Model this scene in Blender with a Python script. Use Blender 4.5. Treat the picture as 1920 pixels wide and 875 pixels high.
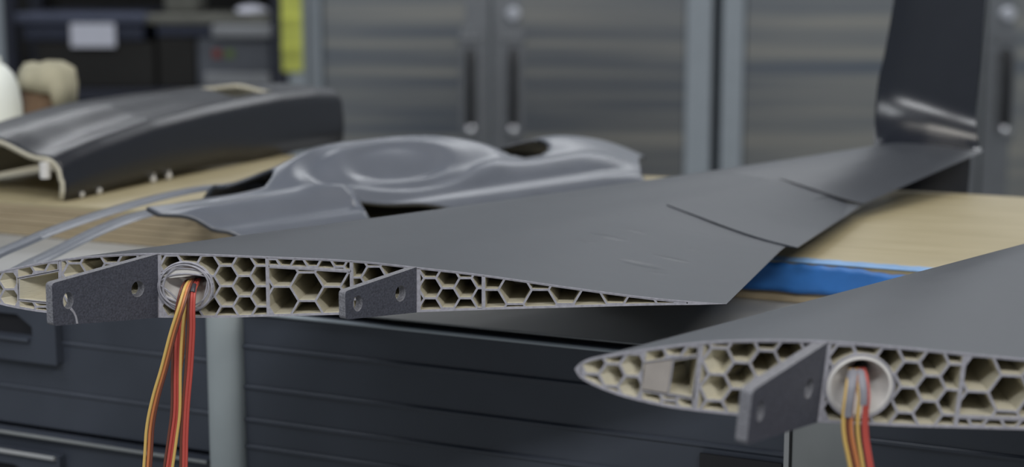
import bpy, bmesh, math, random
from mathutils import Vector, Matrix
from mathutils.geometry import tessellate_polygon

for o in list(bpy.data.objects):
    bpy.data.objects.remove(o)
SC = bpy.context.scene
COL = SC.collection
random.seed(7)
R = math.radians

# ------------------------------------------------------------------ camera
F = 3118.0                       # focal length in pixels of the 1920-wide frame
PITCH = math.atan((437.5 + 70.0) / F)
CZ = 1.038                       # camera height above the floor
cam_d = bpy.data.cameras.new('camera')
cam = bpy.data.objects.new('camera', cam_d)
COL.objects.link(cam)
cam.location = (0, 0, CZ)
cam.rotation_euler = (R(90) - PITCH, 0, 0)
cam_d.sensor_width = 36.0
cam_d.lens = F / 1920.0 * 36.0
cam_d.clip_start = 0.01
cam_d.clip_end = 50
cam_d.dof.use_dof = True
cam_d.dof.focus_distance = 0.535
cam_d.dof.aperture_fstop = 12.0
SC.camera = cam

# ------------------------------------------------------------------ light
world = bpy.data.worlds.new('room_light')
SC.world = world
world.use_nodes = True
bg = world.node_tree.nodes['Background']
bg.inputs[0].default_value = (0.80, 0.90, 1.0, 1)
bg.inputs[1].default_value = 0.27

def area(name, loc, size, power, col=(1.0, 0.97, 0.92), rot=(0, 0, 0)):
    l = bpy.data.lights.new(name, 'AREA')
    l.shape = 'RECTANGLE'
    l.size, l.size_y = size
    l.energy = power
    l.color = col
    o = bpy.data.objects.new(name, l)
    COL.objects.link(o)
    o.location = loc
    o.rotation_euler = rot
    return o
area('ceiling_and_fill_lamp', (-0.9, 0.1, 2.72), (1.2, 0.5), 13, (0.93, 0.97, 1.0))
area('ceiling_and_fill_lamp', (0.9, 0.6, 2.72), (1.2, 0.5), 13, (1.0, 0.96, 0.88))
area('ceiling_and_fill_lamp', (-1.1, 3.3, 2.72), (1.6, 0.3), 19, (0.95, 0.97, 1.0))  # unseen pair, added to brighten the back wall that the wings reflect
area('ceiling_and_fill_lamp', (1.1, 3.3, 2.72), (1.6, 0.3), 19, (0.95, 0.97, 1.0))

area('ceiling_and_fill_lamp', (-0.8, -1.5, 2.72), (1.2, 0.4), 42, (0.96, 0.98, 1.0))  # unseen pair behind the camera, added to brighten cells and upright faces
area('ceiling_and_fill_lamp', (1.0, -1.5, 2.72), (1.2, 0.4), 50, (1.0, 0.98, 0.94))

SC.view_settings.view_transform = 'Standard'
SC.view_settings.look = 'None'
SC.view_settings.gamma = 1.0
SC.view_settings.exposure = 0.0
SC.view_settings.use_curve_mapping = False

# ------------------------------------------------------------------ picture rays
CP, SP = math.cos(PITCH), math.sin(PITCH)
def ray(u, v):
    a = (u - 960.0) / F
    b = -(v - 437.5) / F
    return Vector((a, CP + b * SP, -SP + b * CP))
def on_z(u, v, h):               # point at h below the camera
    d = ray(u, v); t = -h / d.z
    return Vector((d.x * t, d.y * t, CZ - h))
def on_y(u, v, Y):               # point on the upright plane y = Y
    d = ray(u, v); t = Y / d.y
    return Vector((d.x * t, Y, CZ + d.z * t))
def on_pl(u, v, P, n):           # point on any plane
    d = ray(u, v); o = Vector((0, 0, CZ)); t = (P - o).dot(n) / d.dot(n)
    return o + d * t

# ------------------------------------------------------------------ materials
def mat(name, col, rough=0.5, metal=0.0, spec=0.5, noise=0.0, scale=40.0, bump=0.0,
        stretch=(1, 1, 1), bscale=None, coat=0.0, col2=None, rnoise=0.0):
    m = bpy.data.materials.new(name)
    m.use_nodes = True
    nt = m.node_tree; N = nt.nodes; L = nt.links
    b = N['Principled BSDF']
    b.inputs['Base Color'].default_value = (*col, 1)
    b.inputs['Roughness'].default_value = rough
    b.inputs['Metallic'].default_value = metal
    b.inputs['Specular IOR Level'].default_value = spec
    b.inputs['Coat Weight'].default_value = coat
    tc = N.new('ShaderNodeTexCoord')
    mp = N.new('ShaderNodeMapping')
    mp.inputs['Scale'].default_value = stretch
    L.new(tc.outputs['Object'], mp.inputs['Vector'])
    nz = N.new('ShaderNodeTexNoise')
    nz.inputs['Scale'].default_value = scale
    nz.inputs['Detail'].default_value = 4
    L.new(mp.outputs[0], nz.inputs['Vector'])
    if noise > 0 or col2:
        rp = N.new('ShaderNodeValToRGB')
        c2 = col2 if col2 else tuple(c * (1 - noise) for c in col)
        c1 = col if col2 else tuple(min(1, c * (1 + noise)) for c in col)
        rp.color_ramp.elements[0].position = 0.32
        rp.color_ramp.elements[1].position = 0.68
        rp.color_ramp.elements[0].color = (*c2, 1)
        rp.color_ramp.elements[1].color = (*c1, 1)
        L.new(nz.outputs['Fac'], rp.inputs['Fac'])
        L.new(rp.outputs['Color'], b.inputs['Base Color'])
    if rnoise > 0:
        mr = N.new('ShaderNodeMapRange')
        mr.inputs['To Min'].default_value = rough - rnoise
        mr.inputs['To Max'].default_value = rough + rnoise
        L.new(nz.outputs['Fac'], mr.inputs['Value'])
        L.new(mr.outputs[0], b.inputs['Roughness'])
    if bump > 0:
        n2 = N.new('ShaderNodeTexNoise')
        n2.inputs['Scale'].default_value = bscale or scale
        n2.inputs['Detail'].default_value = 3
        L.new(mp.outputs[0], n2.inputs['Vector'])
        bp = N.new('ShaderNodeBump')
        bp.inputs['Strength'].default_value = bump
        bp.inputs['Distance'].default_value = 0.001
        L.new(n2.outputs['Fac'], bp.inputs['Height'])
        L.new(bp.outputs[0], b.inputs['Normal'])
    return m

M = {}
M['film'] = mat('satin_black_film', (0.040, 0.045, 0.056), 0.40, spec=0.62, noise=0.06, scale=60, rnoise=0.03)
M['shell'] = mat('satin_black_shell', (0.011, 0.013, 0.020), 0.26, spec=0.62, noise=0.05, scale=60)
M['hood'] = mat('satin_black_hood', (0.010, 0.011, 0.017), 0.32, spec=0.55, noise=0.05, scale=60)
M['body'] = mat('satin_grey_shell', (0.105, 0.116, 0.145), 0.31, spec=0.8, noise=0.05, scale=60)
M['lit_tape'] = mat('tape_top_lit_tint', (0.20, 0.36, 0.62), 0.5, noise=0.15, scale=60)  # paler copy of the tape: top light, and pale ply beneath, put into colour
M['block'] = mat('beige_print_block', (0.34, 0.31, 0.29), 0.7, noise=0.06, scale=200)
M['edge'] = mat('sanded_print_edge', (0.31, 0.305, 0.345), 0.7, noise=0.16, scale=700, bump=0.15)
M['cream'] = mat('cream_printed_plastic', (0.56, 0.52, 0.41), 0.6, noise=0.04, scale=300, bump=0.15,
                 stretch=(1, 1, 8))
M['white'] = mat('white_printed_plastic', (0.64, 0.62, 0.60), 0.5, noise=0.05, scale=200)
M['tongue'] = mat('dark_grey_printed_plate', (0.062, 0.065, 0.085), 0.55, spec=0.4, noise=0.28, scale=1500, bump=0.22)
M['tongue_edge'] = mat('grey_plate_edge', (0.17, 0.17, 0.19), 0.6, noise=0.25, scale=1500, bump=0.4)
M['ply'] = mat('plywood_face', (0.43, 0.37, 0.235), 0.5, scale=14, stretch=(1.2, 9, 1), col2=(0.35, 0.295, 0.175), bump=0.1)
M['ply_edge'] = mat('plywood_edge', (0.36, 0.29, 0.19), 0.7, scale=30, stretch=(1, 1, 14), col2=(0.31, 0.245, 0.155))
M['tape'] = mat('blue_masking_tape', (0.030, 0.155, 0.46), 0.45, noise=0.18, scale=45, bump=0.4, bscale=90)
M['chest'] = mat('dark_painted_steel', (0.046, 0.053, 0.070), 0.42, noise=0.08, scale=30)
M['chest_dark'] = mat('black_recess', (0.010, 0.010, 0.013), 0.6, noise=0.1)
M['worktop'] = mat('grey_worktop', (0.31, 0.315, 0.32), 0.42, noise=0.15, scale=9, col2=None)
M['post'] = mat('grey_painted_post', (0.34, 0.375, 0.385), 0.55, noise=0.04)
M['post2'] = mat('grey_flat_upright', (0.20, 0.21, 0.21), 0.55, noise=0.06)
M['steel'] = mat('brushed_steel', (0.53, 0.51, 0.46), 0.33, metal=1.0, scale=3.2, stretch=(0.30, 1, 10),
                 col2=(0.24, 0.27, 0.32), rnoise=0.06)
M['stile'] = mat('pale_grey_metal', (0.40, 0.445, 0.49), 0.5, metal=0.2, noise=0.03)
M['chrome'] = mat('bright_chrome', (0.80, 0.81, 0.84), 0.18, metal=1.0, noise=0.02)
M['lock'] = mat('lock_painted_glint', (0.62, 0.64, 0.70), 0.35, metal=0.2, noise=0.02)  # pale base colour stands in for the chrome lock's bright reflection
M['handle'] = mat('dark_handle', (0.018, 0.018, 0.02), 0.4, noise=0.1)
M['plate'] = mat('steel_plate', (0.30, 0.31, 0.33), 0.4, metal=1.0, noise=0.05)
M['wall'] = mat('painted_wall', (0.74, 0.76, 0.78), 0.9, noise=0.03, scale=4)
M['floor'] = mat('concrete_floor', (0.22, 0.22, 0.21), 0.6, noise=0.15, scale=5)
M['ceil'] = mat('ceiling_paint', (0.62, 0.63, 0.64), 0.9, noise=0.03, scale=4)
M['rack'] = mat('navy_rack_steel', (0.022, 0.025, 0.042), 0.5, noise=0.08)
M['rack_back'] = mat('dark_rack_back', (0.014, 0.0135, 0.013), 0.8, noise=0.2)
M['bin'] = mat('navy_plastic_bin', (0.035, 0.042, 0.075), 0.45, noise=0.1)
M['bin_rim'] = mat('blue_grey_lid', (0.075, 0.085, 0.13), 0.4, noise=0.1)
M['black_box'] = mat('black_brown_box', (0.016, 0.0145, 0.013), 0.6, noise=0.1)
M['label'] = mat('white_paper', (0.76, 0.77, 0.88), 0.8, noise=0.02)
M['grey_box'] = mat('grey_plastic_box', (0.12, 0.13, 0.155), 0.5, noise=0.08)
M['pale_lid'] = mat('pale_grey_plastic', (0.28, 0.29, 0.31), 0.5, noise=0.1, scale=12)
M['olive'] = mat('olive_grey_card', (0.17, 0.17, 0.15), 0.8, noise=0.15, scale=15)
M['yellow'] = mat('yellow_strip', (0.72, 0.76, 0.15), 0.55, noise=0.16, scale=14)
M['bottle'] = mat('white_bottle_plastic', (0.84, 0.87, 0.82), 0.4, noise=0.02)
M['cloth'] = mat('cream_cloth', (0.44, 0.41, 0.30), 0.9, noise=0.15, scale=60, bump=0.4)
M['brown'] = mat('brown_cardboard', (0.17, 0.105, 0.062), 0.8, noise=0.2, scale=50)
M['w_yellow'] = mat('yellow_wire', (0.60, 0.40, 0.12), 0.45, noise=0.05)
M['w_red'] = mat('red_wire', (0.46, 0.075, 0.06), 0.45, noise=0.08)
M['w_brown'] = mat('brown_wire', (0.14, 0.045, 0.03), 0.45, noise=0.08)
M['w_orange'] = mat('orange_wire', (0.52, 0.19, 0.07), 0.45, noise=0.08)
M['sleeve'] = mat('grey_sleeve', (0.20, 0.20, 0.23), 0.5, noise=0.1)
M['sleeve_dark'] = mat('black_sleeve', (0.035, 0.035, 0.045), 0.4, noise=0.1)
M['red_dot'] = mat('red_mark', (0.28, 0.05, 0.04), 0.6, noise=0.05)
M['green_dot'] = mat('green_mark', (0.16, 0.24, 0.06), 0.6, noise=0.05)

# ------------------------------------------------------------------ mesh helpers
class MB:
    def __init__(s): s.v = []; s.f = []; s.m = []
    def add(s, vs, fs, mi=0):
        o = len(s.v); s.v += [tuple(p) for p in vs]
        for f in fs: s.f.append(tuple(i + o for i in f)); s.m.append(mi)
    def box(s, x0, x1, y0, y1, z0, z1, mi=0):
        vs = [(x, y, z) for z in (z0, z1) for y in (y0, y1) for x in (x0, x1)]
        s.add(vs, [(0, 2, 3, 1), (4, 5, 7, 6), (0, 1, 5, 4), (2, 6, 7, 3), (0, 4, 6, 2), (1, 3, 7, 5)], mi)
    def loft(s, rings, closed=True, mi=0, cap0=False, cap1=False):
        n = len(rings[0]); vs = [p for r in rings for p in r]; fs = []
        for i in range(len(rings) - 1):
            for j in range(n if closed else n - 1):
                k = (j + 1) % n
                fs.append((i * n + j, i * n + k, (i + 1) * n + k, (i + 1) * n + j))
        if cap0: fs.append(tuple(range(n))[::-1])
        if cap1: fs.append(tuple((len(rings) - 1) * n + j for j in range(n)))
        s.add(vs, fs, mi)
    def tube(s, pts, r, seg=10, mi=0, caps=True, flat=1.0):
        pts = [Vector(p) for p in pts]; rings = []
        up = Vector((0, 0, 1)); prev = None
        for i, p in enumerate(pts):
            t = (pts[min(i + 1, len(pts) - 1)] - pts[max(i - 1, 0)]).normalized()
            if prev is None:
                a = t.cross(up)
                if a.length < 1e-3: a = t.cross(Vector((1, 0, 0)))
                a.normalize()
            else:
                a = (prev - t * prev.dot(t)).normalized()
            prev = a; b = t.cross(a)
            rr = r[i] if isinstance(r, (list, tuple)) else r
            rings.append([p + (a * math.cos(2 * math.pi * k / seg) + b * math.sin(2 * math.pi * k / seg) * flat) * rr for k in range(seg)])
        s.loft(rings, True, mi, caps, caps)
    def lathe(s, prof, c=(0, 0, 0), seg=32, mi=0):
        rings = [[(c[0] + r * math.cos(2 * math.pi * k / seg), c[1] + r * math.sin(2 * math.pi * k / seg), c[2] + z) for k in range(seg)] for r, z in prof]
        s.loft(rings, True, mi, True, True)
    def plate(s, outer, holes, fn, t, mi=0, edge=1, hole_mi=None):
        """flat plate: outer and holes are 2D loops, fn(a, b, depth) gives the point"""
        loops = [outer] + holes
        tri = tessellate_polygon([[Vector((p[0], p[1], 0)) for p in l] for l in loops])
        flat = [p for l in loops for p in l]
        vs = [fn(p[0], p[1], 0) for p in flat] + [fn(p[0], p[1], t) for p in flat]
        n = len(flat)
        s.add(vs, [tuple(q) for q in tri] + [tuple(i + n for i in q)[::-1] for q in tri], mi)
        o = 0
        for li, l in enumerate(loops):
            k = len(l); fs = [(o + i, o + (i + 1) % k, n + o + (i + 1) % k, n + o + i) for i in range(k)]
            s.add(vs, fs, edge if li == 0 or hole_mi is None else hole_mi); o += k
    def mesh(s, name, mats, smooth=False, merge=0.0, fix=True):
        me = bpy.data.meshes.new(name)
        me.from_pydata(s.v, [], s.f)
        for m in (mats if isinstance(mats, (list, tuple)) else [mats]): me.materials.append(m)
        for p, i in zip(me.polygons, s.m): p.material_index = i
        b = bmesh.new(); b.from_mesh(me)
        if merge: bmesh.ops.remove_doubles(b, verts=b.verts, dist=merge)
        if fix: bmesh.ops.recalc_face_normals(b, faces=b.faces)
        b.to_mesh(me); b.free()
        if smooth:
            me.polygons.foreach_set('use_smooth', [True] * len(me.polygons))
            me.set_sharp_from_angle(angle=R(smooth if smooth is not True else 40))
        me.update()
        return me
    def build(s, name, mats, parent=None, smooth=False, merge=0.0, fix=True):
        o = bpy.data.objects.new(name, s.mesh(name, mats, smooth, merge, fix))
        COL.objects.link(o)
        if parent is not None: put(o, parent)
        return o

def put(o, parent):              # parent, keeping the vertices where they were written (world coordinates)
    o.parent = parent
    mw = parent_matrix(parent)
    o.matrix_parent_inverse = mw.inverted()
def parent_matrix(p):
    m = Matrix.LocRotScale(p.location, p.rotation_euler, p.scale)
    if p.parent: m = parent_matrix(p.parent) @ p.matrix_parent_inverse @ m
    return m
def tag(o, label=None, cat=None, group=None, kind=None):
    if label: o['label'] = label
    if cat: o['category'] = cat
    if group: o['group'] = group
    if kind: o['kind'] = kind
    return o
def thing(name, loc, label, cat, group=None, rz=0.0):
    o = bpy.data.objects.new(name, None); COL.objects.link(o)
    o.empty_display_size = 0.02
    o.location = loc; o.rotation_euler = (0, 0, rz)
    return tag(o, label, cat, group)
def bevel(o, w, seg=2):
    m = o.modifiers.new('bevel', 'BEVEL'); m.width = w; m.segments = seg; m.limit_method = 'ANGLE'; m.angle_limit = R(35)
    return o
def spline(pts, n, closed=False):
    """Catmull-Rom through 2D or 3D points"""
    P = [Vector(p) for p in pts]; out = []
    k = len(P) - 1
    for i in range(k):
        a = P[i - 1] if i > 0 else P[0] * 2 - P[1]
        b, c = P[i], P[i + 1]
        d = P[i + 2] if i + 2 <= k else P[k] * 2 - P[k - 1]
        for j in range(n):
            t = j / n
            out.append(0.5 * ((2 * b) + (c - a) * t + (2 * a - 5 * b + 4 * c - d) * t * t + (3 * b - a - 3 * c + d) * t ** 3))
    out.append(P[k]); return out
def lerp(a, b, t): return a + (b - a) * t
def interp(xs, ys, x):
    if x <= xs[0]: return ys[0]
    for i in range(len(xs) - 1):
        if x <= xs[i + 1]:
            return lerp(ys[i], ys[i + 1], (x - xs[i]) / (xs[i + 1] - xs[i]))
    return ys[-1]
def sstep(a, b, x):
    t = max(0.0, min(1.0, (x - a) / (b - a))); return t * t * (3 - 2 * t)

def wrinkles(m, spots):
    nt = m.node_tree; N = nt.nodes; L = nt.links
    tc = N.new('ShaderNodeTexCoord'); total = None
    for (c, ang, la, lb, h) in spots:
        mp = N.new('ShaderNodeMapping'); mp.vector_type = 'TEXTURE'
        mp.inputs['Location'].default_value = c; mp.inputs['Rotation'].default_value = (0, 0, ang); mp.inputs['Scale'].default_value = (la, lb, .02)
        L.new(tc.outputs['Object'], mp.inputs['Vector'])
        ln = N.new('ShaderNodeVectorMath'); ln.operation = 'LENGTH'; L.new(mp.outputs[0], ln.inputs[0])
        mr = N.new('ShaderNodeMapRange'); mr.interpolation_type = 'SMOOTHSTEP'
        mr.inputs['From Min'].default_value = 0; mr.inputs['From Max'].default_value = 1
        mr.inputs['To Min'].default_value = h; mr.inputs['To Max'].default_value = 0
        L.new(ln.outputs['Value'], mr.inputs['Value'])
        if total is None: total = mr.outputs[0]
        else:
            ad = N.new('ShaderNodeMath'); ad.operation = 'ADD'; L.new(total, ad.inputs[0]); L.new(mr.outputs[0], ad.inputs[1]); total = ad.outputs[0]
    bp = N.new('ShaderNodeBump'); bp.inputs['Strength'].default_value = 1.0; bp.inputs['Distance'].default_value = 1.0
    L.new(total, bp.inputs['Height']); L.new(bp.outputs[0], N['Principled BSDF'].inputs['Normal'])

# ------------------------------------------------------------------ the room
YC = 3.60                        # front of the steel cabinets
def struct(name, m, *boxes):
    b = MB()
    for q in boxes: b.box(*q)
    return tag(b.build(name, m), kind='structure')
struct('floor', M['floor'], (-4, 4, -2.5, 4.6, -0.1, 0.0))
struct('wall_back', M['wall'], (-4, 4, 4.4, 4.5, 0.0, 2.8))
struct('ceiling', M['ceil'], (-4, 4, -2.5, 4.5, 2.8, 2.9))

# ------------------------------------------------------------------ tool chest (the bench), turned 25 degrees
YAW = R(25.0)
HW = 0.138                       # worktop below the camera
HP = 0.1205                      # plywood top below the camera
ZW, ZP = CZ - HW, CZ - HP
E1 = Vector((math.cos(YAW), -math.sin(YAW), 0))    # along the front, to the right
E2 = Vector((math.sin(YAW), math.cos(YAW), 0))     # into the bench
FR = on_z(1173, 641, HW)                           # a point on the front edge of the worktop
chest = thing('tool_chest', (FR.x, FR.y, 0), 'long dark steel tool chest with ribbed drawer fronts under the plywood board', 'tool chest', rz=-YAW)
def to_chest(P):                 # world -> chest coordinates (x along the front, y inwards)
    d = P - Vector((FR.x, FR.y, 0)); return Vector((d.dot(E1), d.dot(E2), d.z))
def face_at(u, v, off=0.0):      # picture point on the drawer fronts, in chest coordinates
    return to_chest(on_pl(u, v, FR + E2 * off, E2))
def chest_part(mb, name, m, parent=None, smooth=False):
    o = bpy.data.objects.new(name, mb.mesh(name, m, smooth)); COL.objects.link(o)
    o.parent = parent or chest
    return o
CX0, CX1, CD = -0.62, 0.70, 0.43
b = MB(); b.box(CX0, CX1, 0.012, CD - 0.005, 0.06, ZW - 0.0024); chest_part(b, 'carcass', M['chest'])
b = MB(); b.box(CX0 - 0.004, CX1 + 0.004, 0.0, CD, ZW - 0.0007, ZW); bevel(chest_part(b, 'worktop', M['worktop']), 0.0004)
b = MB(); b.box(CX0, CX1, 0.005, CD - 0.01, ZW - 0.0024, ZW - 0.0007); tag(chest_part(b, 'worktop_gap', M['chest_dark']), 'black shadow gap under the worktop')
b = MB(); b.box(CX0 + .02, CX1 - .02, 0.04, CD - 0.04, 0.0, 0.06); chest_part(b, 'plinth', M['chest_dark'])
# uprights between the banks of drawers
p1a, p1b = face_at(361, 640, -0.012), face_at(423, 640, -0.012)
p2a, p2b = face_at(1486, 830, -0.004), face_at(1602, 830, -0.004)
b = MB(); rr = (p1b.x - p1a.x) / 2; cx = (p1a.x + p1b.x) / 2
ring = [(cx + rr * math.cos(a), -0.001 - 0.7 * rr * math.sin(a)) for a in [math.pi * k / 16 for k in range(17)]] + [(cx - rr, 0.012), (cx + rr, 0.012)]
b.loft([[(x, y, z) for x, y in ring] for z in (0.03, ZW - 0.0009)], True, 0, True, True)
tag(chest_part(b, 'upright', M['post'], smooth=True), 'rounded pale grey upright')
b = MB(); b.box(p2a.x, p2b.x, -0.005, 0.012, 0.03, ZW - 0.0009)
tag(bevel(chest_part(b, 'upright', M['post2']), 0.0008), 'flat grey upright')
b = MB(); b.box(p2a.x - 0.0032, p2a.x - 0.0014, -0.0035, 0.012, 0.03, ZW - 0.008); tag(chest_part(b, 'drawer_edge', M['worktop']), 'thin bright drawer edge beside the upright')
# ribbed bands: each band is stepped over the next
def rib(x0, x1, z0, z1, name='ribbed_band', lip=0.0012, m='chest'):
    b = MB()
    prof = [(0.012, z0), (0.0005, z0), (0.0004, z0 + 0.001), (0.0001, z1 - 0.0024), (-lip, z1 - 0.0014), (-lip, z1 - 0.0006), (0.0002, z1), (0.012, z1)]
    b.loft([[(x, y, z) for y, z in prof] for x in (x0, x1)], True, 0, True, True)
    return chest_part(b, name, M[m])
xm0, xm1 = p1b.x + 0.0005, p2a.x - 0.0034
zt = ZW - 0.0024
ztop = [zt] + [face_at(436, y).z for y in (642, 717, 778, 828)]
step = ztop[3] - ztop[4] if ztop[3] - ztop[4] > 0.005 else 0.012
zs = list(ztop)
while zs[-1] > 0.10: zs.append(zs[-1] - 0.0165)
zr = face_at(1390, 838).z                        # the finger pull under the right-hand wing
for i in range(len(zs) - 1):
    rib(xm0, xm1, zs[i + 1], zs[i], lip=0.0016 if i == 0 else 0.0006)
b = MB(); b.tube([(xm0, -0.0014, zt - .0010), (xm1, -0.0014, zt - .0010)], .0008, 8); tag(chest_part(b, 'drawer_lip', M['stile'], None, True), 'pale lip along the top drawer')
xr0 = p2b.x + 0.0005
q = [zt, face_at(1640, 822).z] ; 
while q[-1] > 0.10: q.append(q[-1] - 0.019)
for i in range(len(q) - 1): rib(xr0, CX1, q[i + 1], q[i], lip=0.0006)
# left bank: two taller drawers with bar pulls
zl = face_at(180, 815).z
xl1 = p1a.x - 0.0005
ld = [zt, lerp(zt, zl, .36), lerp(zt, zl, .72), zl]
for i in range(3): rib(CX0, xl1, ld[i + 1], ld[i], lip=0.0004)
rib(CX0, xl1, zl - 0.11, zl - 0.0022, name='drawer_front', lip=0.0040)
rib(CX0, xl1, 0.10, zl - 0.112, name='drawer_front', lip=0.0040)
a0 = face_at(-90, 590, -0.004); a1 = face_at(104, 606, -0.004); a2 = face_at(104, 684, -0.004)
b = MB(); b.tube([(CX0, -0.0040, zl - .0034), (xl1, -0.0040, zl - .0034)], .0008, 8); tag(chest_part(b, 'drawer_lip', M['post2'], None, True), 'pale lip of the lower left drawer')
def pull_box(x0, x1, z0, z1, lab):
    b = MB(); w, h = x1 - x0, z1 - z0
    outer = [(x0, z0), (x1, z0), (x1, z1), (x0, z1)]
    hole = [(x0 + w * .10, z0 + h * .36), (x0 + w * .10, z0 + h * .66), (x1 - w * .36, z0 + h * .66), (x1 - w * .22, z0 + h * .50), (x1 - w * .22, z0 + h * .36)]
    b.plate(outer, [hole], lambda x, z, t: (x, -0.0044 + t, z), 0.0044, 0, 0)
    o = tag(bevel(chest_part(b, 'drawer_pull', M['chest']), 0.0008), lab)
    b = MB(); b.box(x0 + w * .1, x1 - w * .2, -0.0010, -0.0002, z0 + h * .34, z0 + h * .68)
    tag(chest_part(b, 'pull_recess', M['chest_dark'], o), 'black finger recess')
    b = MB(); b.tube([(x0 + w * .05, -0.0052, z0 + h * .31), (x1 - w * .24, -0.0052, z0 + h * .31)], 0.0011, 8)
    chest_part(b, 'pull_lip', M['chest'], o, True)
pull_box(a0.x, a1.x, a2.z, zt - 0.001, 'raised drawer pull with a black slot, upper one')
c0 = face_at(-120, 830, -0.004); c1 = face_at(112, 858, -0.004)
pull_box(c0.x, c1.x, c1.z - 0.020, c1.z + 0.001, 'raised drawer pull with a black slot, lower one')
b = MB(); b.tube([(c0.x, -0.0062, c1.z), (c1.x - .001, -0.0062, c1.z)], 0.0010, 8); tag(chest_part(b, 'pull_trim', M['worktop'], None, True), 'thin bright edge on the lower drawer pull')
# finger pull of the middle bank
g0, g1 = face_at(1312, 845, -0.002), face_at(1466, 868, -0.002)
b = MB(); b.box(g0.x, g1.x, -0.0022, -0.0010, zr - 0.03, face_at(1390, 856).z); tag(chest_part(b, 'pull_recess', M['chest_dark']), 'black finger recess in the middle drawers')

# ------------------------------------------------------------------ plywood board on the chest
PF = to_chest(on_z(1440, 486, HP))
PB = to_chest(on_z(1717, 358, HP))
board = thing('plywood_board', (FR.x, FR.y, ZW), 'pale plywood board with blue tape along its front edge, lying on the tool chest', 'board', rz=-YAW)
def board_part(mb, name, m, smooth=False):
    o = bpy.data.objects.new(name, mb.mesh(name, m, smooth)); COL.objects.link(o); o.parent = board; return o
bt = ZP - ZW
bx0, bx1 = CX0 + 0.03, CX1 - 0.03
y0, y1 = PF.y, PB.y
b = MB(); b.box(bx0, bx1, y0 + 0.0006, y1, bt - 0.0016, bt); board_part(b, 'top_veneer', M['ply'])
ply_n = 5
for i in range(ply_n):
    z0 = 0.0003 + (bt - 0.0018) * i / ply_n; z1 = 0.0003 + (bt - 0.0018) * (i + 1) / ply_n - 0.0002
    b = MB(); b.box(bx0, bx1, y0 + 0.0006 + (0.0003 if i % 2 else 0), y1 - 0.0004, z0, z1)
    board_part(b, 'ply_layer', M['ply_edge'])
# tape: folded over the front edge, with a wavy torn border and a bare strip at the right
tx0 = to_chest(on_z(1330, 480, HP)).x; tx1 = to_chest(on_z(1700, 505, HP)).x + 0.02
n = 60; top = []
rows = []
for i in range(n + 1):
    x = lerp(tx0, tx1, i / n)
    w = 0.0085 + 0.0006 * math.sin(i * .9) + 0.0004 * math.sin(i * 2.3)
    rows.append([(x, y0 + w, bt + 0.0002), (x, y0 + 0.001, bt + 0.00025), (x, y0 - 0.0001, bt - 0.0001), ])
b = MB(); b.loft(rows, False); o = board_part(b, 'tape_fold', M['lit_tape'])
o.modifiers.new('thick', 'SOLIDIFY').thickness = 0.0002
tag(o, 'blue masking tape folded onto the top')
rows = []
for i in range(n + 1):
    x = lerp(tx0, tx1, i / n)
    gap = 0.0009 + 0.0002 * math.sin(i * 1.3) + 0.0012 * sstep(.60, .72, i / n) * (1 - sstep(.92, 1.0, i / n))
    rows.append([(x, y0 - 0.0003 - 0.0002 * math.sin(i * .7 + k) , lerp(bt - gap, 0.0045 + 0.0002 * math.sin(i * .5), k / 5)) for k in range(6)])
b = MB(); b.loft(rows, False); o = board_part(b, 'tape_face', M['tape'], True)
o.modifiers.new('thick', 'SOLIDIFY').thickness = 0.0002
tag(o, 'blue masking tape along the front edge')

# ------------------------------------------------------------------ wings
YL = 0.530                       # root face of the left wing
YR = YL / 1.3                    # root face of the nearer right wing
REF = on_y(295, 534, YL)         # origin of wing coordinates: the front spar on the root face
def loc(u, v):                   # root picture point -> section coordinates (metres)
    p = on_y(u, v, YL) - REF; return Vector((p.x, p.z))
UP = [(-66, 536), (-58, 526), (-42, 518), (-18, 512), (10, 505.5), (50, 497), (114, 485.5), (190, 478), (292, 474), (395, 476), (504, 480.5), (660, 487.5), (780, 500), (907, 514.5), (1097, 541.5), (1232, 558.5), (1362, 569.5)]
LO = [(-66, 536), (-58, 547), (-42, 556), (-18, 565), (10, 573), (40, 579), (87, 586), (180, 592), (295, 595), (422, 595), (504, 593), (640, 589.5), (780, 585), (907, 580.5), (1070, 576), (1232, 572), (1362, 570.5)]
up = [loc(*p) for p in UP]; lo = [loc(*p) for p in LO]
up_s = spline(up, 5); lo_s = spline(lo, 5)
LE0 = up[0]; TE0 = (up[-1] + lo[-1]) / 2
CH = TE0.x - LE0.x
def norm(p):                     # -> (fraction of chord, height over the chord line / chord)
    s = (p.x - LE0.x) / CH
    return (s, (p.y - lerp(LE0.y, TE0.y, s)) / CH)
AU = [norm(p) for p in up_s]; AL = [norm(p) for p in lo_s]
AUx, AUy = [p[0] for p in AU], [p[1] for p in AU]
ALx, ALy = [p[0] for p in AL], [p[1] for p in AL]
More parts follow.
